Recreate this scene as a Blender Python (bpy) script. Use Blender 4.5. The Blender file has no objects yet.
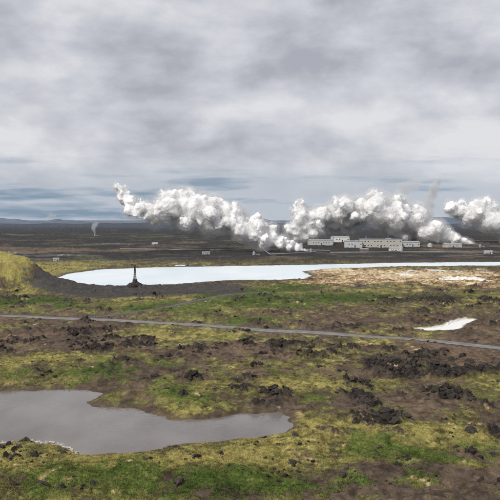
import bpy, bmesh, math, random
import numpy as np
from mathutils import Vector, Matrix
random.seed(7); rng=np.random.default_rng(11)
S=bpy.context.scene
S.view_settings.view_transform='Standard'; S.view_settings.look='None'; S.view_settings.exposure=0
H=40.0; F=694.4; PITCH=math.atan(30/F)
# ---------------------------------------------------------------- survey helpers (photo bearing -> real ground position)
def P(u,v,z=0.0):
    a=u-250; b=v-250
    c,s=math.cos(PITCH),math.sin(PITCH)
    dy=c*F-s*b; dz=-s*F-c*b
    t=(z-H)/dz
    return (a*t, dy*t)
def PD(u,v,D):   # point at forward distance D
    a=u-250; b=v-250
    c,s=math.cos(PITCH),math.sin(PITCH)
    dy=c*F-s*b; dz=-s*F-c*b
    t=D/dy
    return Vector((a*t,D,H+dz*t))
# ---------------------------------------------------------------- numpy noise
_p=rng.permutation(2048); PT=np.concatenate([_p,_p])
def vn(x,y,seed=0):
    x=x+seed*37.7; y=y-seed*91.3
    ix=np.floor(x).astype(np.int64); iy=np.floor(y).astype(np.int64)
    fx=x-ix; fy=y-iy
    fx=fx*fx*fx*(fx*(fx*6-15)+10); fy=fy*fy*fy*(fy*(fy*6-15)+10)
    def h(a,b): return PT[PT[a&2047]+(b&2047)]/2047.0
    a=h(ix,iy);b=h(ix+1,iy);c=h(ix,iy+1);d=h(ix+1,iy+1)
    return (a+(b-a)*fx)*(1-fy)+(c+(d-c)*fx)*fy
def vn3(x,y,z):
    ix=np.floor(x).astype(np.int64); iy=np.floor(y).astype(np.int64); iz=np.floor(z).astype(np.int64)
    fx=x-ix; fy=y-iy; fz=z-iz
    fx=fx*fx*(3-2*fx); fy=fy*fy*(3-2*fy); fz=fz*fz*(3-2*fz)
    def h(a,b,c): return PT[PT[PT[a&2047]+(b&2047)]+(c&2047)]/2047.0
    def lay(k):
        a=h(ix,iy,k);b=h(ix+1,iy,k);c=h(ix,iy+1,k);d=h(ix+1,iy+1,k)
        p=a+(b-a)*fx; q=c+(d-c)*fx; return p+(q-p)*fy
    l0=lay(iz); l1=lay(iz+1); return l0+(l1-l0)*fz
def fbm3(p,sc,o=4,g=.55):
    r=0;amp=1;t=0;q=p/sc
    for i in range(o):
        r=r+amp*(vn3(q[:,0]+i*17.3,q[:,1]-i*9.1,q[:,2]+i*5.7)*2-1); t+=amp; amp*=g; q=q*2.03
    return r/t*1.5
def fbm(x,y,o=5,seed=0,g=0.5):
    r=0;amp=1;t=0
    for i in range(o):
        r=r+amp*(vn(x,y,seed+i*3)*2-1); t+=amp; amp*=g
        x,y=(x*0.8-y*0.6)*2.03,(x*0.6+y*0.8)*2.03
    return r/t*1.5
def ridged(x,y,o=4,seed=0):
    r=0;amp=1;t=0
    for i in range(o):
        r=r+amp*(1-np.abs(vn(x,y,seed+i*5)*2-1)*2); t+=amp; amp*=0.55
        x,y=(x*0.8-y*0.6)*2.03,(x*0.6+y*0.8)*2.03
    return r/t
def ss(x,a,b):
    t=np.clip((x-a)/(b-a),0,1); return t*t*(3-2*t)
def sdpoly(x,y,poly):   # negative inside
    d=np.full(x.shape,1e9); ins=np.zeros(x.shape,bool); n=len(poly)
    for i in range(n):
        ax,ay=poly[i]; bx,by=poly[(i+1)%n]
        ex,ey=bx-ax,by-ay
        t=np.clip(((x-ax)*ex+(y-ay)*ey)/(ex*ex+ey*ey+1e-9),0,1)
        d=np.minimum(d,(x-ax-t*ex)**2+(y-ay-t*ey)**2)
        c=((ay>y)!=(by>y))&(x<(bx-ax)*(y-ay)/((by-ay) if abs(by-ay)>1e-9 else 1e-9)+ax)
        ins^=c
    d=np.sqrt(d); return np.where(ins,-d,d)
def sdline(x,y,pts):
    d=np.full(x.shape,1e9)
    for i in range(len(pts)-1):
        ax,ay=pts[i]; bx,by=pts[i+1]; ex,ey=bx-ax,by-ay
        t=np.clip(((x-ax)*ex+(y-ay)*ey)/(ex*ex+ey*ey+1e-9),0,1)
        d=np.minimum(d,(x-ax-t*ex)**2+(y-ay-t*ey)**2)
    return np.sqrt(d)
def crom(pts,n=10):
    out=[];m=len(pts)
    for i in range(m-1):
        p0=np.array(pts[max(i-1,0)]);p1=np.array(pts[i]);p2=np.array(pts[i+1]);p3=np.array(pts[min(i+2,m-1)])
        for k in range(n):
            t=k/n
            out.append(tuple(0.5*((2*p1)+(-p0+p2)*t+(2*p0-5*p1+4*p2-p3)*t*t+(-p0+3*p1-3*p2+p3)*t**3)))
    out.append(tuple(pts[-1])); return out
# ---------------------------------------------------------------- layout in metres
pond=[P(*q) for q in [(-60,392),(0,391),(40,389.5),(88,390),(103,393),(98,398),(88,402),(92,405.5),(108,406.5),(135,408),(158,414),(180,420.5),(215,418),(248,413),(278,412),(291,418),(293,427),(285,433),(262,438),(220,442),(172,446),(142,453),(110,455.5),(82,455),(62,446),(30,443),(0,446),(-60,452)]]
lake=[P(*q) for q in [(50,284.5),(52,279),(70,273.5),(100,269.5),(150,267.5),(220,266.3),(300,265),(400,262.8),(500,262),(640,261.6),(640,265.4),(500,265.8),(420,266.6),(370,267.6),(330,268.8),(302,271.5),(312,276),(304,279),(280,280.3),(235,280.2),(205,282),(175,284.5),(120,286),(85,286.6),(60,286.4)]]
wpool=[P(*q) for q in [(416,329.2),(432,328.2),(446,325.8),(453,322),(466,319.5),(474,320.5),(463,325),(458,329.4),(440,330.8),(425,331)]]
road=crom([P(*q) for q in [(-160,312),(-60,315.5),(0,318),(80,321.5),(170,325),(250,330),(330,335),(420,341),(500,348),(600,357),(700,366)]],8)
track=crom([P(*q) for q in [(75,321.5),(140,315),(200,303),(235,296),(330,292),(420,287),(520,285)]],8)
def blob(x,y,B):
    r=0
    for (u,v,ru,rv,val) in B:
        cx,cy=P(u,v); d=cy
        rx=ru*d/F; ry=rv*d*d/(H*F)
        q=((x-cx)/rx)**2+((y-cy)/ry)**2
        r=r+val*np.exp(-q*0.9)
    return r
B_lava=[(430,372,90,12,.8),(330,352,60,7,.7),(455,306,60,6,.6),(255,350,70,5,.6),(225,383,50,4,.6),(400,378,60,8,.5),(455,405,60,7,.6),(60,334,70,4,.5),(130,352,60,6,.4),(480,330,40,6,.3),(20,345,60,4,.4),(170,398,50,4,.4),(480,430,30,8,.4),(380,425,60,8,.25)]
HILLS=[(-152,418,46,36,14.5),(-205,440,60,40,9)]
def masks(x,y):
    m={}
    m['pond']=sdpoly(x,y,pond); m['lake']=sdpoly(x,y,lake); m['wp']=sdpoly(x,y,wpool)
    m['road']=sdline(x,y,road); m['track']=sdline(x,y,track)
    m['lava']=np.clip(blob(x,y,B_lava)+1.0*fbm(x/10,y/10,5,5,.64)+.03,0,1)*ss(x*0+y,100,120)
    far=ss(y,560,760); m['lava']=np.maximum(m['lava'],far*0.8)
    return m
def height(x,y,m=None):
    if m is None: m=masks(x,y)
    near=1-ss(y,900,2500)
    roll=fbm(x/75,y/75,3,1)*1.1
    h=roll+1.1
    h+=fbm(x/11,y/11,5,2,.5)*0.75*near
    h+=np.abs(fbm(x/3.0,y/3.0,4,23))*0.5*(1-ss(y,300,550))
    h+=np.maximum(ridged(x/1.7,y/1.7,3,29),0)*.32*ss(fbm(x/9,y/9,4,33),-.2,.5)*(1-ss(y,260,450))
    lv=ss(m['lava'],0.35,0.9)
    h+=lv*(np.maximum(0,ridged(x/5,y/5,6,9)+0.15)*1.5+np.maximum(0,ridged(x/2.1,y/2.1,4,12))*.9)*(1-ss(y,600,800)*0.5)
    h+=ss(y,1200,3000)*fbm(x/260,y/400,4,31)*6
    for cx,cy,rx,ry,hh in HILLS:
        q=((x-cx)/rx)**2+((y-cy)/ry)**2
        h+=hh*np.exp(-q**1.2)*(1+0.15*fbm(x/14,y/14,4,44))
    rz=roll+0.75
    k=ss(m['road'],3.6,8); h=rz*(1-k)+h*k
    k=ss(m['track'],2.2,5); h=(roll+0.8)*(1-k)+h*k
    for key,wid in (('pond',7),('lake',14),('wp',4)):
        sd=m[key]+fbm(x/3.5,y/3.5,3,61)*(0.9 if key!='lake' else 1.5)
        k=ss(sd,-0.3,wid)
        bank=0.10+0.35*ss(sd,0,1.2)
        hh=bank*(1-k)+np.where(k<1,np.maximum(h,0.35),h)*k
        ins=-np.clip(-sd*0.5,0,1.6)+0.10
        h=np.where(sd<0,ins,hh)
    return h
# ---------------------------------------------------------------- mesh helpers
def mesh_np(name,V,Fq,cols=None,smooth=True,mat=None,parent=None):
    me=bpy.data.meshes.new(name)
    V=np.asarray(V,dtype=np.float32); Fq=np.asarray(Fq,dtype=np.int32)
    n=Fq.shape[1]
    me.vertices.add(len(V)); me.vertices.foreach_set('co',V.ravel())
    me.loops.add(Fq.size); me.loops.foreach_set('vertex_index',Fq.ravel())
    me.polygons.add(len(Fq)); me.polygons.foreach_set('loop_start',np.arange(0,Fq.size,n,dtype=np.int32))
    try: me.polygons.foreach_set('loop_total',np.full(len(Fq),n,dtype=np.int32))
    except Exception: pass
    me.update(calc_edges=True)
    me.polygons.foreach_set('use_smooth',np.full(len(Fq),bool(smooth)))
    if cols is not None:
        a=me.color_attributes.new('Col','FLOAT_COLOR','POINT')
        c=np.ones((len(V),4),dtype=np.float32); c[:,:3]=cols; a.data.foreach_set('color',c.ravel())
    ob=bpy.data.objects.new(name,me); S.collection.objects.link(ob)
    if mat: me.materials.append(mat)
    if parent: ob.parent=parent
    return ob
def newmat(name):
    m=bpy.data.materials.new(name); m.use_nodes=True
    return m,m.node_tree,m.node_tree.nodes['Principled BSDF']
def N(nt,t,**k):
    n=nt.nodes.new(t)
    for a,b in k.items(): setattr(n,a,b)
    return n
def simple(name,col,rough=0.7,metal=0,var=0.15,scale=0.6):
    m,nt,b=newmat(name); b.inputs['Roughness'].default_value=rough; b.inputs['Metallic'].default_value=metal
    tc=N(nt,'ShaderNodeTexCoord'); no=N(nt,'ShaderNodeTexNoise'); no.inputs['Scale'].default_value=scale; no.inputs['Detail'].default_value=6
    cr=N(nt,'ShaderNodeValToRGB')
    cr.color_ramp.elements[0].position=.3; cr.color_ramp.elements[1].position=.7
    cr.color_ramp.elements[0].color=[c*(1-var) for c in col]+[1]; cr.color_ramp.elements[1].color=[min(1,c*(1+var)) for c in col]+[1]
    nt.links.new(tc.outputs['Object'],no.inputs['Vector']); nt.links.new(no.outputs['Fac'],cr.inputs['Fac']); nt.links.new(cr.outputs['Color'],b.inputs['Base Color'])
    return m
def attr_mat(name,nscale=(1.3,6.0),amt=0.5,bump=0.0,rough=0.95):
    m,nt,b=newmat(name); b.inputs['Roughness'].default_value=rough; b.inputs['Specular IOR Level'].default_value=0.15
    at=N(nt,'ShaderNodeAttribute',attribute_name='Col'); geo=N(nt,'ShaderNodeNewGeometry')
    prev=at.outputs['Color']
    for s in nscale:
        no=N(nt,'ShaderNodeTexNoise'); no.inputs['Scale'].default_value=s; no.inputs['Detail'].default_value=5; no.inputs['Roughness'].default_value=0.65
        nt.links.new(geo.outputs['Position'],no.inputs['Vector'])
        mr=N(nt,'ShaderNodeMapRange'); mr.inputs[1].default_value=.3; mr.inputs[2].default_value=.7; mr.inputs[3].default_value=1-amt; mr.inputs[4].default_value=1+amt
        nt.links.new(no.outputs['Fac'],mr.inputs[0])
        vm=N(nt,'ShaderNodeVectorMath',operation='SCALE'); nt.links.new(prev,vm.inputs[0]); nt.links.new(mr.outputs[0],vm.inputs['Scale'])
        prev=vm.outputs[0]
        last=no
    nt.links.new(prev,b.inputs['Base Color'])
    if bump:
        bp=N(nt,'ShaderNodeBump'); bp.inputs['Strength'].default_value=bump; bp.inputs['Distance'].default_value=0.3
        nt.links.new(last.outputs['Fac'],bp.inputs['Height']); nt.links.new(bp.outputs[0],b.inputs['Normal'])
    return m
# ---------------------------------------------------------------- ground colours
C=dict(soil=(.105,.076,.054),soil2=(.17,.118,.080),yel=(.31,.265,.088),olive=(.142,.134,.046),green=(.070,.110,.022),
       lava=(.028,.024,.022),lava2=(.060,.048,.039),gravel=(.055,.051,.050),pale=(.54,.44,.28),white=(.80,.77,.68),orange=(.36,.23,.12))
C={k:np.array(v) for k,v in C.items()}
B_green=[(30,304,70,8,1.4),(140,313,55,5,1.2),(245,300,70,9,1.1),(290,288,40,5,1.0),(350,302,55,6,1.1),(50,378,80,7,.9),(160,370,45,7,.9),(270,380,60,7,.8),(200,405,75,9,1.0),(470,398,55,9,1.1),(395,415,40,8,.6),(90,480,130,10,.5),(290,492,170,14,.7),(430,462,90,16,.9),(320,402,30,5,.6),(450,302,60,5,.7),(240,322,60,4,.7)]
B_yel=[(10,275,60,18,2.0),(320,440,150,26,1.2),(100,468,130,14,1.0),(230,458,140,10,1.0),(250,340,120,5,.5),(60,362,80,6,.6),(330,388,60,9,.7),(140,338,60,4,.5),(460,440,60,10,.6),(300,300,200,14,.5)]
B_soil=[(60,342,100,12,.8),(400,330,110,12,.8),(300,318,60,5,.5),(370,405,60,10,.7),(30,462,50,7,.8),(470,355,70,14,.9),(200,360,60,6,.6),(290,412,20,6,.8),(450,425,50,6,.6)]
B_pale=[(420,275,90,5,1.1),(330,271,40,2.5,.7),(350,283,60,4,.6),(480,287,60,4,.7)]
B_white=[(462,281,26,2.2,1.2),(400,275,30,1.6,.7),(440,271,40,1.2,.6)]
B_grav=[(150,292,90,7,1.4),(90,289,60,4,1.2),(215,288,30,4,1.0)]
def colour(x,y,h,m):
    def mix(c,t,w): return c*(1-w[:,None])+t*w[:,None]
    big=fbm(x/28,y/34,6,70,0.62); med=fbm(x/5,y/6,6,80,0.72); fin=fbm(x/1.6,y/2.0,4,90,0.6)
    c=np.tile(C['soil'],(len(x),1))
    c=mix(c,C['soil2'],ss(fbm(x/12,y/16,5,100,.6),-0.1,0.7)*0.8)
    sf=blob(x,y,B_soil)
    yf=blob(x,y,B_yel)-0.8*sf+0.42+big*0.85+med*0.95+fin*0.3
    c=mix(c,C['olive'],ss(yf,0.1,0.5)*0.9)
    c=mix(c,C['yel'],ss(yf+med*0.4,0.5,1.3)*0.85)
    gf=blob(x,y,B_green)-0.3*sf+fbm(x/20,y/26,6,110,.65)*0.9+med*0.8+fin*0.25
    c=mix(c,C['green'],ss(gf,0.42,1.05)*0.88)
    c=mix(c,C['green']*.55,ss(gf-med*.9+fin*.4,0.95,1.5)*0.6)
    lf=m['lava']+ (med*0.55+fin*0.35)
    far=ss(y,560,740)
    c=mix(c,C['lava2'],ss(lf,0.42,0.75)*(1-0.5*ss(gf,.5,1.0)))
    c=mix(c,C['lava'],ss(lf,0.72,1.05)*0.92)
    rd=ridged(x/3.2,y/3.2,4,150)
    c=c*(1-0.45*ss(rd,0.25,0.75))[:,None]
    hl=np.exp(-(((x+160)/75)**2+((y-420)/45)**2)*1.2)
    c=mix(c,C['yel'],ss(hl,0.25,0.6)*ss(big+med,-1.2,0.2)*0.9)
    c=mix(c,C['olive']*0.7,ss(hl,0.25,0.6)*ss(med+fin*.5,0.0,0.7)*0.6)
    wob=med*0.5+fin*0.2
    c=mix(c,C['orange'],ss(blob(x,y,B_pale)+wob,0.25,0.6)*0.8)
    c=mix(c,C['pale'],ss(blob(x,y,B_pale)+wob*1.4,0.55,1.0))
    c=mix(c,C['white'],ss(blob(x,y,B_white)+wob*0.7,0.5,0.8))
    c=mix(c,C['gravel'],ss(blob(x,y,B_grav)+wob*0.6,0.55,0.8)*0.95)
    # far plain
    f1=fbm(x/120,y/150,6,130,.68); f2=fbm(x/200,y/90,6,137,.65)
    fc=np.tile(np.array([.034,.032,.032]),(len(x),1))
    fc=mix(fc,np.array([.15,.115,.08]),ss(f1,0.15,0.65)*(1-ss(y,1000,1700))*.85)
    fc=mix(fc,np.array([.085,.095,.045]),ss(-f1,0.25,0.7)*0.8*(1-ss(y,1500,2500)))
    fc=mix(fc,np.array([.14,.13,.125]),ss(f2,0.4,0.75)*0.7*(1-ss(y,2500,5000)))
    fc=mix(fc,np.array([.45,.43,.38]),ss(f2+med*.3,0.85,1.0)*0.7*(1-ss(y,1200,2000)))
    fc=mix(fc,np.array([.066,.082,.106]),ss(y,1300,5000)*0.85)  # aerial haze painted into the ground colour, blue-grey growing with distance
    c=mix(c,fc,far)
    for key,w,cc in (('pond',1.6,np.array([.085,.062,.045])),('lake',5,np.array([.10,.085,.07])),('wp',1.2,C['white'])):
        c=mix(c,cc,(1-ss(m[key]+fin*0.6,w*0.3,w*1.3))*0.85)
    c=mix(c,np.array([.10,.085,.07]),(1-ss(m['road']+fin*0.8,3.4,6.5))*0.7)
    c=mix(c,np.array([.09,.08,.07]),(1-ss(m['track']+fin*0.8,1.8,4))*0.8)
    return np.clip(c*(1+0.32*fin[:,None]+0.15*med[:,None]),0.006,0.9)
# ---------------------------------------------------------------- terrain sheet
rows=np.concatenate([np.arange(500,300,-1.0),np.arange(300,3.0,-0.42)])
D=H*F/rows
s=np.arange(-0.60,0.6001,0.0011)
X=(s[None,:]*D[:,None]).ravel(); Y=(np.ones_like(s)[None,:]*D[:,None]).ravel()
m=masks(X,Y); Z=height(X,Y,m); COL=colour(X,Y,Z,m)
nr,nc=len(D),len(s)
idx=np.arange(nr*nc).reshape(nr,nc)
Q=np.stack([idx[:-1,:-1],idx[:-1,1:],idx[1:,1:],idx[1:,:-1]],-1).reshape(-1,4)
ground=mesh_np('ground',np.stack([X,Y,Z],-1),Q,COL,True,attr_mat('ground_moss_and_lava',(0.9,4.0),0.30,0.5))
# ---------------------------------------------------------------- water
def water(name,poly,grow,mat,z=0.0):
    bm=bmesh.new()
    xs=[p[0] for p in poly]; ys=[p[1] for p in poly]
    x0,x1,y0,y1=min(xs)-grow,max(xs)+grow,min(ys)-grow,max(ys)+grow
    vs=[bm.verts.new(p) for p in ((x0,y0,z),(x1,y0,z),(x1,y1,z),(x0,y1,z))]
    bm.faces.new(vs); me=bpy.data.meshes.new(name); bm.to_mesh(me); bm.free()
    ob=bpy.data.objects.new(name,me); S.collection.objects.link(ob); me.materials.append(mat); return ob
def watermat(name,col,rough,bs,bstr,col2=None,ns=.04):
    mm,nt,b=newmat(name); b.inputs['Roughness'].default_value=rough; b.inputs['IOR'].default_value=1.33
    geo=N(nt,'ShaderNodeNewGeometry')
    mp=N(nt,'ShaderNodeMapping'); mp.inputs['Scale'].default_value=(1,0.5,1); nt.links.new(geo.outputs['Position'],mp.inputs[0])
    no=N(nt,'ShaderNodeTexNoise'); no.inputs['Scale'].default_value=ns; no.inputs['Detail'].default_value=5
    nt.links.new(mp.outputs[0],no.inputs['Vector'])
    cr=N(nt,'ShaderNodeValToRGB'); cr.color_ramp.elements[0].position=.35; cr.color_ramp.elements[1].position=.65
    cr.color_ramp.elements[0].color=(*col,1); cr.color_ramp.elements[1].color=(*(col2 or col),1)
    nt.links.new(no.outputs['Fac'],cr.inputs[0]); nt.links.new(cr.outputs[0],b.inputs['Base Color'])
    n2=N(nt,'ShaderNodeTexNoise'); n2.inputs['Scale'].default_value=bs; n2.inputs['Detail'].default_value=3
    nt.links.new(geo.outputs['Position'],n2.inputs['Vector'])
    bp=N(nt,'ShaderNodeBump'); bp.inputs['Strength'].default_value=bstr; bp.inputs['Distance'].default_value=0.08
    nt.links.new(n2.outputs['Fac'],bp.inputs['Height']); nt.links.new(bp.outputs[0],b.inputs['Normal'])
    return mm
water('pond',pond,3,watermat('muddy_water',(.13,.113,.100),.06,.9,.6,(.195,.178,.165),.09))
water('geothermal_lake',lake,2,watermat('milky_blue_water',(.66,.77,.83),.3,1.5,.3,(.80,.86,.88),.025))
water('mineral_pool',wpool,2,watermat('silica_water',(.78,.80,.80),.4,1.5,.2),0.01)
bm=bmesh.new(); vs=[bm.verts.new(p) for p in ((-60000,5000,-6),(60000,5000,-6),(60000,90000,-6),(-60000,90000,-6))]; bm.faces.new(vs)
me=bpy.data.meshes.new('sea'); bm.to_mesh(me); bm.free(); sea=bpy.data.objects.new('sea',me); S.collection.objects.link(sea)
me.materials.append(watermat('sea_water',(.05,.08,.12),.4,.05,.3))
# ---------------------------------------------------------------- roads
def strip(name,pts,w,dz,mat,base):
    pts=[np.array(p) for p in pts]
    dense=[]
    for a,b in zip(pts[:-1],pts[1:]):
        n=max(1,int(np.linalg.norm(b-a)/3)); 
        for k in range(n): dense.append(a+(b-a)*k/n)
    dense.append(pts[-1]); V=[];Fc=[]
    K=[-1,-.5,0,.5,1]
    for i,p in enumerate(dense):
        t=dense[min(i+1,len(dense)-1)]-dense[max(i-1,0)]; t=t/np.linalg.norm(t); n=np.array([-t[1],t[0]])
        for k in K: 
            q=p+n*(w/2)*k*(1+.07*math.sin(i*1.7)*math.sin(i*.41)); V.append((q[0],q[1],0))
    V=np.array(V,float); V[:,2]=fbm(V[:,0]/75,V[:,1]/75,3,1)*1.1+base+dz
    V[:,2]+=np.tile([-.12,0.02,0.05,.02,-.12],len(dense))
    L=len(K)
    for i in range(len(dense)-1):
        for k in range(L-1): Fc.append((i*L+k,i*L+k+1,(i+1)*L+k+1,(i+1)*L+k))
    return mesh_np(name,V,Fc,None,True,mat)
road_m=simple('road_asphalt_worn',(.18,.168,.155),.9,0,.3,.35)
strip('road',road,5.2,0.22,road_m,0.75)
strip('gravel_track',track,3.2,0.16,simple('track_gravel',(.10,.09,.08),.95,0,.25,.5),0.8)
# ---------------------------------------------------------------- lava rocks
def ico(sub):
    b=bmesh.new(); bmesh.ops.create_icosphere(b,subdivisions=sub,radius=1)
    v=np.array([x.co[:] for x in b.verts]); f=np.array([[q.index for q in x.verts] for x in b.faces]); b.free(); return v,f
iv,iff=ico(2)
def scatter(n,u0,u1,v0,v1):
    v=rng.uniform(v0,v1,n); u=rng.uniform(u0,u1,n)
    d=H*F/(v-220); x=(u-250)/F*d; return x,d
VV=[];FF=[];CC=[];off=0
x,y=scatter(70000,-60,560,292,505)
mk=masks(x,y); lava=mk['lava']; cl=fbm(x/5,y/5,4,200)
free=(mk['pond']>1)&(mk['lake']>3)&(mk['road']>4)&(mk['wp']>2)
ok=(lava+cl*0.6+rng.uniform(-.3,.3,len(x))>0.92)&free
ok2=(rng.uniform(0,1,len(x))<0.06)&(cl>0.2)&free
big=ok[ok|ok2]; x=x[ok|ok2];y=y[ok|ok2]
z=height(x,y)
for i in range(len(x)):
    r=(0.22 if big[i] else .14)*rng.lognormal(0,.6)*(1+0.0015*y[i]); r=min(r,1.1)
    R=np.array(Matrix.Rotation(rng.uniform(0,6.28),3,'Z')@Matrix.Rotation(rng.uniform(-.7,.7),3,'X'))
    w=iv*(1+0.85*(rng.random((len(iv),1))-0.5))
    w=w*np.array([rng.uniform(.8,1.6),rng.uniform(.6,1.2),rng.uniform(.5,1.1)])*r
    w=w@R.T+np.array([x[i],y[i],z[i]+r*0.05])
    VV.append(w);FF.append(iff+off);off+=len(iv)
    b=rng.uniform(.6,1.7); CC.append(np.tile(np.array([.040,.034,.030])*b,(len(iv),1)))
mesh_np('lava_rocks',np.concatenate(VV),np.concatenate(FF),np.concatenate(CC),False,attr_mat('lava_rock',(2.0,9.0),.35,.6))
print('rocks',len(x))
# ---------------------------------------------------------------- grass tussocks
x,y=scatter(80000,-60,560,360,560)
mk=masks(x,y); hz=height(x,y,mk); cc=colour(x,y,hz,mk)
ok=(cc[:,1]>cc[:,0]*0.80)&(mk['pond']>1.0)&(mk['road']>5)
x,y,hz,cc=x[ok],y[ok],hz[ok],cc[ok]
nb=7; n=len(x)
az=rng.uniform(0,6.28,(n,nb)); ln=rng.uniform(.12,.36,(n,nb)); tilt=rng.uniform(.1,.8,(n,nb)); 
bx=x[:,None]+rng.normal(0,.13,(n,nb)); by=y[:,None]+rng.normal(0,.13,(n,nb)); bz=np.repeat(hz[:,None],nb,1)-0.03
w=rng.uniform(.02,.05,(n,nb)); wx=-np.sin(az)*w; wy=np.cos(az)*w
A=np.stack([bx-wx,by-wy,bz],-1);B=np.stack([bx+wx,by+wy,bz],-1)
T=np.stack([bx+np.cos(az)*np.sin(tilt)*ln,by+np.sin(az)*np.sin(tilt)*ln,bz+np.cos(tilt)*ln],-1)
V=np.stack([A,B,T],2).reshape(-1,3); Ft=np.arange(len(V)).reshape(-1,3)
cg=np.repeat(cc*rng.uniform(.75,1.6,(n,1)),nb*3,axis=0)
mesh_np('grass_tussocks',V,Ft,cg,False,attr_mat('grass_blades',(3.0,),.2,0))
VV=[];FF=[];CC=[];off=0; iv1,if1=ico(1)
cnt=1100; us=rng.uniform(-30,78,cnt); vs_=np.interp(us,[-30,0,30,62,76],[448.5,444,441.5,444.5,453])+rng.normal(0,.9,cnt)
pp=np.array([P(a,b) for a,b in zip(us,vs_)]); hh=height(pp[:,0],pp[:,1])
for k in range(cnt):
    sz=.06*rng.lognormal(.5,.6); sz=min(sz,.32)
    VV.append(iv1*sz*np.array([1.4,1,.6])*(1+.5*(rng.random((len(iv1),1))-.5))+np.array([pp[k,0],pp[k,1],max(hh[k],0)+.01])); FF.append(if1+off); off+=len(iv1)
    CC.append(np.tile(np.array([.40,.37,.33])*rng.uniform(.3,1.4),(len(iv1),1)))
mesh_np('shore_stones',np.concatenate(VV),np.concatenate(FF),np.concatenate(CC),False,attr_mat('pale_stone',(4.0,),.2,0))
# ---------------------------------------------------------------- buildings
def box(name,c,sz,mat,parent=None,rot=0):
    bm=bmesh.new(); bmesh.ops.create_cube(bm,size=1)
    bmesh.ops.scale(bm,vec=sz,verts=bm.verts)
    me=bpy.data.meshes.new(name); bm.to_mesh(me); bm.free(); ob=bpy.data.objects.new(name,me); S.collection.objects.link(ob)
    ob.location=c; me.materials.append(mat)
    if parent: ob.parent=parent
    return ob
M_wall=simple('cladding_light',(.45,.46,.46),.6); M_beige=simple('cladding_beige',(.42,.40,.36),.7); M_roof=simple('roof_metal',(.30,.31,.33),.5)
M_dark=simple('dark_glass',(.08,.085,.09),.2); M_white=simple('white_paint',(.72,.72,.70),.5); M_steel=simple('steel',(.35,.36,.37),.4,.3); M_brown=simple('cladding_brown',(.16,.14,.12),.7)
def gz(px,py): return float(height(np.array([float(px)]),np.array([float(py)]))[0])
def building(name,u,v,w,dp,h,wall,roof,gable=0.0,rot=0.0,nwin=6,storeys=1):
    px,py=P(u,v); z=gz(px,py)-0.3
    e=bpy.data.objects.new(name,None); S.collection.objects.link(e); e.location=(px,py,z); e.rotation_euler=(0,0,rot)
    box('walls',(0,0,h/2),(w,dp,h),wall,e)
    if gable>0:
        bm=bmesh.new(); o=.4
        pts=[(-w/2-o,-dp/2-o,h+.003),(w/2+o,-dp/2-o,h+.003),(w/2+o,dp/2+o,h+.003),(-w/2-o,dp/2+o,h+.003),(-w/2-o,0,h+gable),(w/2+o,0,h+gable)]
        vv=[bm.verts.new(p) for p in pts]
        for f in ((0,1,5,4),(3,4,5,2),(0,4,3),(1,2,5),(0,3,2,1)): bm.faces.new([vv[i] for i in f])
        me=bpy.data.meshes.new('roof'); bm.to_mesh(me); bm.free(); r=bpy.data.objects.new('roof',me); S.collection.objects.link(r); me.materials.append(roof); r.parent=e
    else:
        box('roof',(0,0,h+.25),(w+.6,dp+.6,.5),roof,e)
        box('roof_vent',(w*.2,0,h+1.1),(w*.12,dp*.3,1.2),M_steel,e)
    for sidx in range(storeys):
        zc=h*(sidx+.55)/storeys
        for i in range(nwin):
            xx=-w/2+w*(i+.5)/nwin
            if sidx==0 and i==nwin//2: box('door',(xx,-dp/2-.06,min(h*.35,2)),(min(4,w/nwin*.4),.12,min(h*.6,4)),M_dark,e)
            elif w>20 and (i*7+sidx*3)%4==0: continue
            else: box('window',(xx,-dp/2-.05,zc),(min(2.4,w/nwin*.4),.1,min(1.2,h/storeys*.22)),M_dark,e)
    return e
building('power_plant_building',380,248,58,30,11.5,M_beige,M_roof,0,-.08,13,2)
building('power_plant_building',353,248.5,24,24,9,M_wall,M_roof,0,-.08,6,1)
building('turbine_hall',320,245.5,36,24,7.5,M_wall,M_roof,2,.06,9,1)
building('turbine_hall',340,242.5,30,20,9,M_white,M_roof,2,.06,6,1)
building('warehouse',410,247.5,24,18,7,M_wall,M_roof,1.5,0,6,1)
building('warehouse',394,251.5,12,8,3.6,M_white,M_roof,1,0,4,1)
building('warehouse',364,252,10,7,3.2,M_brown,M_roof,1,0,3,1)
building('warehouse',268,248,20,12,3.4,M_brown,M_roof,1.2,.2,5,1)
building('warehouse',452,248,24,14,4.5,M_beige,M_roof,1.5,0,5,1)
building('utility_building',206,255.5,8,5,2.6,M_wall,M_roof,.9,.2,4,1)
building('utility_building',155,245.2,9,8,2.8,M_white,M_roof,1,0,4,1)
building('utility_building',56,262,5,4,2.4,M_wall,M_roof,.8,.3,2,1)
building('utility_building',488,254,9,6,3,M_white,M_roof,.8,-.2,2,1)
def cyl(bm,p0,p1,r0,r1,seg=14):
    p0=Vector(p0);p1=Vector(p1);d=p1-p0
    Mx=Matrix.Translation((p0+p1)/2)@d.to_track_quat('Z','Y').to_matrix().to_4x4()
    bmesh.ops.create_cone(bm,cap_ends=True,segments=seg,radius1=r0,radius2=r1,depth=d.length,matrix=Mx)
def bmobj(name,bm,mat,parent=None,smooth=False):
    me=bpy.data.meshes.new(name); bm.to_mesh(me); bm.free(); ob=bpy.data.objects.new(name,me); S.collection.objects.link(ob); me.materials.append(mat)
    if smooth:
        for p in me.polygons: p.use_smooth=True
    if parent: ob.parent=parent
    return ob
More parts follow.
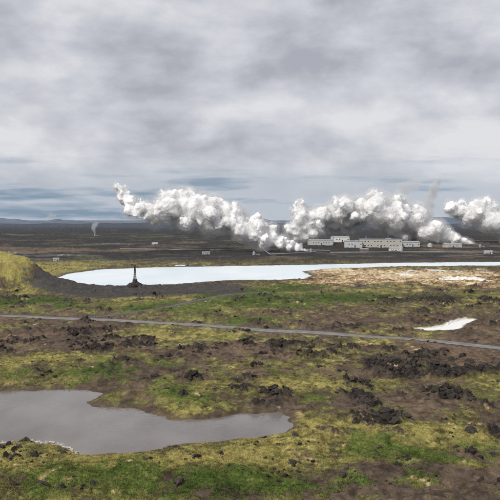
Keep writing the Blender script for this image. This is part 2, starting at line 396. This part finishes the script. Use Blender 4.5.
def tank(u,v,r,h):
    px,py=P(u,v); z=gz(px,py)-.2
    bm=bmesh.new(); cyl(bm,(px,py,z),(px,py,z+h),r,r,28); cyl(bm,(px,py,z+h),(px,py,z+h+r*.3),r,r*.15,28)
    cyl(bm,(px,py,z+h+r*.3),(px,py,z+h+r*.3+1),.3,.3,8)
    for k in range(12):
        a=k*math.pi/6; cyl(bm,(px+r*math.cos(a),py+r*math.sin(a),z+h),(px+r*math.cos(a),py+r*math.sin(a),z+h+1),.06,.06,5)
    for k in range(int(h)): cyl(bm,(px-.3,py-r-.15,z+k+.5),(px+.3,py-r-.15,z+k+.5),.05,.05,5)
    return bmobj('storage_tank',bm,M_wall)
tank(430,248,3.5,5); tank(301,248,3,4.5); tank(401,252,2.4,5); tank(297,247,3,4.5)
def stack(u,v,h):
    px,py=P(u,v); z=gz(px,py)-.2; bm=bmesh.new()
    cyl(bm,(px,py,z),(px,py,z+1.5),1.6,1.3,16); cyl(bm,(px,py,z+1.5),(px,py,z+h),.8,.6,14); cyl(bm,(px,py,z+h-1),(px,py,z+h-.6),1.2,1.2,14)
    return bmobj('exhaust_stack',bm,M_steel)
stack(366,246,16); stack(388,245,15); stack(333,245,13)
def pylon(u,v,h=18):
    px,py=P(u,v); z=gz(px,py)-.3; bm=bmesh.new()
    for sx in (-2.5,2.5):
        cyl(bm,(px+sx,py,z),(px+sx*.8,py,z+h),.25,.18,6)
    cyl(bm,(px-6,py,z+h*.86),(px+6,py,z+h*.86),.2,.2,6)
    cyl(bm,(px-2.3,py,z+h*.86),(px+2.2,py,z+h*.5),.12,.12,5); cyl(bm,(px+2.3,py,z+h*.86),(px-2.2,py,z+h*.5),.12,.12,5)
    for sx in (-5.5,0,5.5): cyl(bm,(px+sx,py,z+h*.86),(px+sx,py,z+h*.78),.15,.15,5)
    return bmobj('power_pylon',bm,M_brown)
for u,v in ((30,240),(82,241),(133,241.5),(185,242),(235,243)): pylon(u,v,11)
def pipeline(pts,zc=2.0,r=.45):
    e=bpy.data.objects.new('steam_pipeline',None); S.collection.objects.link(e)
    W=[P(*q) for q in pts]; bm=bmesh.new(); b2=bmesh.new()
    for a,b in zip(W[:-1],W[1:]):
        L=math.dist(a,b); n=max(1,int(L/14))
        cyl(bm,(a[0],a[1],1.0+zc),(b[0],b[1],1.0+zc),r,r,10)
        for k in range(n+1):
            q=(a[0]+(b[0]-a[0])*k/n,a[1]+(b[1]-a[1])*k/n); z=min(gz(*q),zc)
            cyl(b2,(q[0],q[1],z-.5),(q[0],q[1],1+zc-r),.2,.2,6)
    bmobj('pipe',bm,M_steel,e,True); bmobj('supports',b2,M_dark,e)
pipeline([(120,251),(210,252.5),(262,251),(330,253)]); pipeline([(262,251),(270,257),(310,255)]); pipeline([(330,255),(400,254.5),(520,255)])
def wellhead(u,v):
    px,py=P(u,v); z=gz(px,py)-.2; bm=bmesh.new()
    cyl(bm,(px,py,z),(px,py,z+3.5),1.8,1.7,18); cyl(bm,(px,py,z+3.5),(px,py,z+5),1.0,.8,14); cyl(bm,(px+2,py,z+1.2),(px+6,py,z+1.2),.4,.4,10)
    cyl(bm,(px+6,py,z),(px+6,py,z+2.0),.6,.6,10)
    return bmobj('wellhead_silencer',bm,M_steel)
wellhead(311,253.5); wellhead(480,248); wellhead(95,236); wellhead(254,256)
px,py=P(135,287.5); zb=0.3
vm=bpy.data.objects.new('steam_vent_mast',None); S.collection.objects.link(vm); vm.location=(px,py,zb)
M_black=simple('black_steel',(.025,.023,.022),.6); M_bas=simple('basalt_mound',(.03,.027,.025),.95)
v,f=ico(5); nn=fbm(v[:,0]*2.2+v[:,2],v[:,1]*2.2-v[:,2],5,300,.65)
v=v*(1+.26*nn[:,None])*np.array([4.6,3.6,2.6]); v[:,2]+=.6
mesh_np('mound',v,f,None,False,M_bas,vm)
bm=bmesh.new()
legs=[(-1,-1),(1,-1),(1,1),(-1,1)]
for lx,ly in legs: cyl(bm,(lx*.9,ly*.9,1.5),(lx*.22,ly*.22,13.2),.12,.07,6)
for k in range(9):
    z0=2.8+k*1.15; z1=z0+1.15; a0=.9-.68*(z0-2.5)/10.7; a1=.9-.68*(z1-2.5)/10.7
    for j in range(4):
        A=legs[j];B=legs[(j+1)%4]
        cyl(bm,(A[0]*a0,A[1]*a0,z0),(B[0]*a0,B[1]*a0,z0),.05,.05,5); cyl(bm,(A[0]*a0,A[1]*a0,z0),(B[0]*a1,B[1]*a1,z1),.05,.05,5)
cyl(bm,(0,0,1),(0,0,12.4),.28,.24,12); cyl(bm,(0,0,12.4),(0,0,13.0),.45,.45,12)
bmobj('lattice_mast',bm,M_black,vm)
bm=bmesh.new(); cyl(bm,(0,0,2.0),(0,0,4.6),1.6,1.3,18); cyl(bm,(1.2,0,3.3),(4.6,0,1.0),.3,.3,10); bmobj('vent_drum',bm,M_black,vm)
# ---------------------------------------------------------------- distant hills
def hills(name,Dh,pk,col):
    xs=np.linspace(-0.5,0.6,900)*Dh; prof=np.zeros_like(xs)
    for u,w_,hh in pk:
        cx=(u-250)/F*Dh; prof=np.maximum(prof,hh*Dh/F*np.exp(-np.abs((xs-cx)/(w_*Dh/F))**1.5))
    prof=prof*(1+.25*fbm(xs/300,xs*0,5,400))
    K=np.linspace(0,1,14); V=[]
    for k in K:
        V.append(np.stack([xs,Dh-600*(1-k)+0*xs,-10+(prof*(0.15+0.85*k)+(fbm(xs/200,xs*0+k*5,4,410)*8*(prof>8)))*np.sin(k*math.pi/2)+ (H*ss(prof,0,30))*k],-1))
    V=np.concatenate(V); id_=np.arange(len(K)*len(xs)).reshape(len(K),-1)
    Qh=np.stack([id_[:-1,:-1],id_[:-1,1:],id_[1:,1:],id_[1:,:-1]],-1).reshape(-1,4)
    mesh_np(name,V,Qh,None,True,simple(name+'_mat',col,.95,0,.2,.003))
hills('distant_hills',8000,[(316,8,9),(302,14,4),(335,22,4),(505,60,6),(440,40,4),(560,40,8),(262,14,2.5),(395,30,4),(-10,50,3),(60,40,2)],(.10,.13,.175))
# ---------------------------------------------------------------- steam: billowing core + droplets fringe + thin vapour around it
sm=bpy.data.materials.new('steam_droplets'); sm.use_nodes=True; nt=sm.node_tree; nt.nodes.clear()
o_=N(nt,'ShaderNodeOutputMaterial'); a_=N(nt,'ShaderNodeBsdfDiffuse'); b_=N(nt,'ShaderNodeBsdfTranslucent'); mxs=N(nt,'ShaderNodeMixShader')
a_.inputs[0].default_value=(.97,.97,.97,1); b_.inputs[0].default_value=(.97,.97,.97,1); mxs.inputs[0].default_value=.40
nt.links.new(a_.outputs[0],mxs.inputs[1]); nt.links.new(b_.outputs[0],mxs.inputs[2]); nt.links.new(mxs.outputs[0],o_.inputs[0])
sc_=bpy.data.materials.new('steam_core'); sc_.use_nodes=True; b0=sc_.node_tree.nodes['Principled BSDF']; b0.inputs['Base Color'].default_value=(.97,.97,.97,1); b0.inputs['Roughness'].default_value=1; b0.inputs['Specular IOR Level'].default_value=0
def vapour_mat(dens):
    mm=bpy.data.materials.new('steam_vapour'); mm.use_nodes=True; nt=mm.node_tree; nt.nodes.clear()
    out=N(nt,'ShaderNodeOutputMaterial'); vs=N(nt,'ShaderNodeVolumeScatter'); vs.inputs['Color'].default_value=(1,1,1,1)
    vs.inputs['Density'].default_value=dens; vs.inputs['Anisotropy'].default_value=-.3
    nt.links.new(vs.outputs[0],out.inputs['Volume']); return mm
v2,f2=ico(2)
def blobmesh(name,P0,R0,k,mat,par,vox,disp,mid,smi=3):
    vs=[];fs=[];o=0
    for c,r in zip(P0,R0):
        vs.append(v2*r*k+c); fs.append(f2+o); o+=len(v2)
    ob=mesh_np(name,np.concatenate(vs),np.concatenate(fs),None,True,mat,par)
    rm=ob.modifiers.new('r','REMESH'); rm.mode='VOXEL'; rm.voxel_size=vox; rm.use_smooth_shade=True
    smo=ob.modifiers.new('s','SMOOTH'); smo.iterations=smi
    for sc,st in disp:
        tx=bpy.data.textures.new('t','CLOUDS'); tx.noise_scale=sc; tx.noise_depth=3
        dm=ob.modifiers.new('d','DISPLACE'); dm.texture=tx; dm.texture_coords='GLOBAL'; dm.strength=st; dm.mid_level=mid
    return ob
def plume(paths,Dm,seed,nfl,core=True,dens=.022,size=.55):
    r_=np.random.default_rng(seed); P0=[];R0=[]
    par=bpy.data.objects.new('steam_plume',None); S.collection.objects.link(par)
    for path in paths:
      for (u0,v0,r0),(u1,v1,r1) in zip(path[:-1],path[1:]):
        L=math.hypot(u1-u0,v1-v0); n=max(2,int(L/(0.34*(r0+r1)/2)))
        for k in range(n):
            t=k/n; u=u0+(u1-u0)*t; v=v0+(v1-v0)*t; r=(r0+(r1-r0)*t)*Dm/F*r_.uniform(.85,1.15)
            c=np.array(PD(u,v,Dm))+np.array((0,r_.normal(0,r*.3),0))
            for q in range(5):
                rr=r*r_.uniform(.22,.62); o=r_.normal(0,1,3); o/=np.linalg.norm(o); o*=max(r-rr*.8,0.1)*r_.uniform(.4,1.3)
                P0.append(c+o); R0.append(rr)
                for w_ in range(3):
                    o2=r_.normal(0,1,3); o2/=np.linalg.norm(o2); P0.append(c+o+o2*rr*.85); R0.append(rr*r_.uniform(.25,.45))
    P0=np.array(P0);R0=np.array(R0)
    if core: blobmesh('billow_core',P0,R0,.88,sc_,par,1.1,((18,8),(7,3.0),(2.8,1.4)),.56,8)
    blobmesh('vapour_inner',P0,R0,1.1 if core else 1.0,vapour_mat(dens),par,1.5,((10,6),(4,4)),.45)
    if core: blobmesh('vapour_outer',P0,R0,1.4,vapour_mat(dens*.5),par,2.0,((16,10),(6,6)),.40)
    if nfl:
        w=R0**2.0; w/=w.sum()
        id_=r_.choice(len(P0),nfl,p=w)
        d=r_.normal(0,1,(nfl,3)); d/=np.linalg.norm(d,axis=1)[:,None]
        rad=.95+np.abs(r_.normal(0,.26,nfl))
        p=P0[id_]+d*(R0[id_]*rad)[:,None]
        keep=fbm3(p,9,5)+r_.uniform(-.35,.35,nfl)>-.05
        p=p[keep]; d=d[keep]; n=len(p)
        nn=d+r_.normal(0,.2,(n,3)); nn/=np.linalg.norm(nn,axis=1)[:,None]
        t1=np.cross(nn,r_.normal(0,1,(n,3))); t1/=np.linalg.norm(t1,axis=1)[:,None]; t2=np.cross(nn,t1)
        s_=(size*Dm/850*r_.uniform(.5,1.3,n))[:,None]
        V=np.stack([p+t1*s_*.6,p-t1*s_*.3+t2*s_*.52,p-t1*s_*.3-t2*s_*.52],1).reshape(-1,3)
        mesh_np('droplets',V,np.arange(len(V)).reshape(-1,3),None,False,sm,par)
plume([[(309,252,1.2),(298,249,4),(284,243,8),(266,236,12),(248,229,15),(228,222,18),(207,214,19),(188,210,19),(168,210,18),(150,213,12),(136,208,10),(126,198,8),(115,184,4)],
       [(262,230,10),(258,218,8)],[(196,206,12),(190,191,7)],[(168,204,12),(162,191,6)],[(232,216,12),(229,206,7)]],850,1,420000)
plume([[(481,248,1.2),(466,244,5),(446,238,11),(422,228,17),(400,216,20),(378,208,20),(356,213,20),(332,222,17),(306,225,15),(290,230,9)],
       [(378,204,14),(371,189,8)],[(345,211,13),(338,199,7)],[(302,218,11),(296,204,7)],[(400,212,12),(398,196,7)]],1120,2,520000)
plume([[(432,236,3),(430,222,5),(428,208,6),(432,195,6),(438,178,5)]],1250,3,0,False,.06)
plume([[(545,248,5),(520,234,15),(500,223,18),(480,215,15),(460,211,11),(447,207,7)],[(492,213,10),(486,201,6)]],1180,4,240000)
plume([[(95,234,1),(93,228,2.2),(97,223,3.5)]],1500,5,0,False,.05)
plume([[(396,198,6),(406,188,9),(420,182,6)]],1250,6,0,False,.03)
plume([[(47,219,3),(55,214,4)]],3500,7,0,False,.02)
# ---------------------------------------------------------------- world
SUN_EL=math.radians(42); SUN_AZ=math.radians(-140)  # azimuth clockwise from +Y
w=bpy.data.worlds.new("World"); S.world=w; w.use_nodes=True; nt=w.node_tree; nt.nodes.clear()
out=N(nt,'ShaderNodeOutputWorld'); sky=N(nt,'ShaderNodeTexSky'); sky.sky_type='NISHITA'; sky.sun_disc=False; sky.sun_elevation=SUN_EL; sky.sun_rotation=SUN_AZ%(2*math.pi)
bg1=N(nt,'ShaderNodeBackground'); bg1.inputs[1].default_value=0.08; nt.links.new(sky.outputs[0],bg1.inputs[0])
bg2=N(nt,'ShaderNodeBackground'); bg2.inputs[1].default_value=1.0
tc=N(nt,'ShaderNodeTexCoord')
def mapn(sx,sy,sz,loc=(0,0,0)):
    mp=N(nt,'ShaderNodeMapping'); mp.inputs['Scale'].default_value=(sx,sy,sz); mp.inputs['Location'].default_value=loc; nt.links.new(tc.outputs['Generated'],mp.inputs[0]); return mp
def noise(mp,sc,det,ro,dist=0):
    n=N(nt,'ShaderNodeTexNoise'); n.inputs['Scale'].default_value=sc; n.inputs['Detail'].default_value=det; n.inputs['Roughness'].default_value=ro; n.inputs['Distortion'].default_value=dist
    nt.links.new(mp.outputs[0],n.inputs['Vector']); return n
def math_(op,a,b=None,c=None):
    n=N(nt,'ShaderNodeMath',operation=op)
    for i,q in enumerate((a,b,c)):
        if q is None: continue
        if isinstance(q,(int,float)): n.inputs[i].default_value=q
        else: nt.links.new(q,n.inputs[i])
    return n.outputs[0]
sep=N(nt,'ShaderNodeSeparateXYZ'); nt.links.new(tc.outputs['Generated'],sep.inputs[0]); z=sep.outputs[2]
n1=noise(mapn(1,1,2.0,(3.1,0,0)),8,12,.56,.1); n2=noise(mapn(1,1,3.2,(0,5,1)),3.4,3,.45); n3=noise(mapn(1,1,9,(7,2,1)),5,7,.55)
val=math_('ADD',math_('MULTIPLY',n1.outputs[0],.56),math_('MULTIPLY',n2.outputs[0],.44))
cr=N(nt,'ShaderNodeValToRGB'); e=cr.color_ramp.elements; e[0].position=.37; e[0].color=(.42,.43,.48,1); e[1].position=.59; e[1].color=(.77,.77,.80,1)
k=e.new(.48); k.color=(.59,.60,.65,1); nt.links.new(val,cr.inputs[0])
mr=N(nt,'ShaderNodeMapRange'); mr.interpolation_type='SMOOTHSTEP'; mr.inputs[1].default_value=0.10; mr.inputs[2].default_value=0.02; nt.links.new(math_('ADD',z,math_('MULTIPLY',math_('SUBTRACT',n3.outputs[0],.5),.10)),mr.inputs[0])
cr2=N(nt,'ShaderNodeValToRGB'); e=cr2.color_ramp.elements; e[0].position=.36; e[0].color=(.23,.32,.43,1); e[1].position=.50; e[1].color=(.50,.55,.63,1); nt.links.new(n3.outputs[0],cr2.inputs[0])
mx=N(nt,'ShaderNodeMix',data_type='RGBA'); nt.links.new(mr.outputs[0],mx.inputs[0]); nt.links.new(cr.outputs[0],mx.inputs[6]); nt.links.new(cr2.outputs[0],mx.inputs[7])
nt.links.new(mx.outputs[2],bg2.inputs[0])
ms=N(nt,'ShaderNodeMixShader'); ms.inputs[0].default_value=.93
nt.links.new(bg1.outputs[0],ms.inputs[1]); nt.links.new(bg2.outputs[0],ms.inputs[2]); nt.links.new(ms.outputs[0],out.inputs[0])
sl=bpy.data.lights.new('sun','SUN'); sl.energy=3.2; sl.angle=math.radians(1.5); sl.color=(1,.95,.88)
so=bpy.data.objects.new('sun',sl); S.collection.objects.link(so)
d=Vector((math.sin(SUN_AZ)*math.cos(SUN_EL),math.cos(SUN_AZ)*math.cos(SUN_EL),math.sin(SUN_EL)))
so.rotation_euler=d.to_track_quat('Z','Y').to_euler()
# ---------------------------------------------------------------- camera
cd=bpy.data.cameras.new('camera'); cd.sensor_width=36; cd.lens=36*F/500; cd.clip_end=200000; cd.clip_start=1
co=bpy.data.objects.new('camera',cd); S.collection.objects.link(co); co.location=(0,0,H); co.rotation_euler=(math.pi/2-PITCH,0,0); S.camera=co
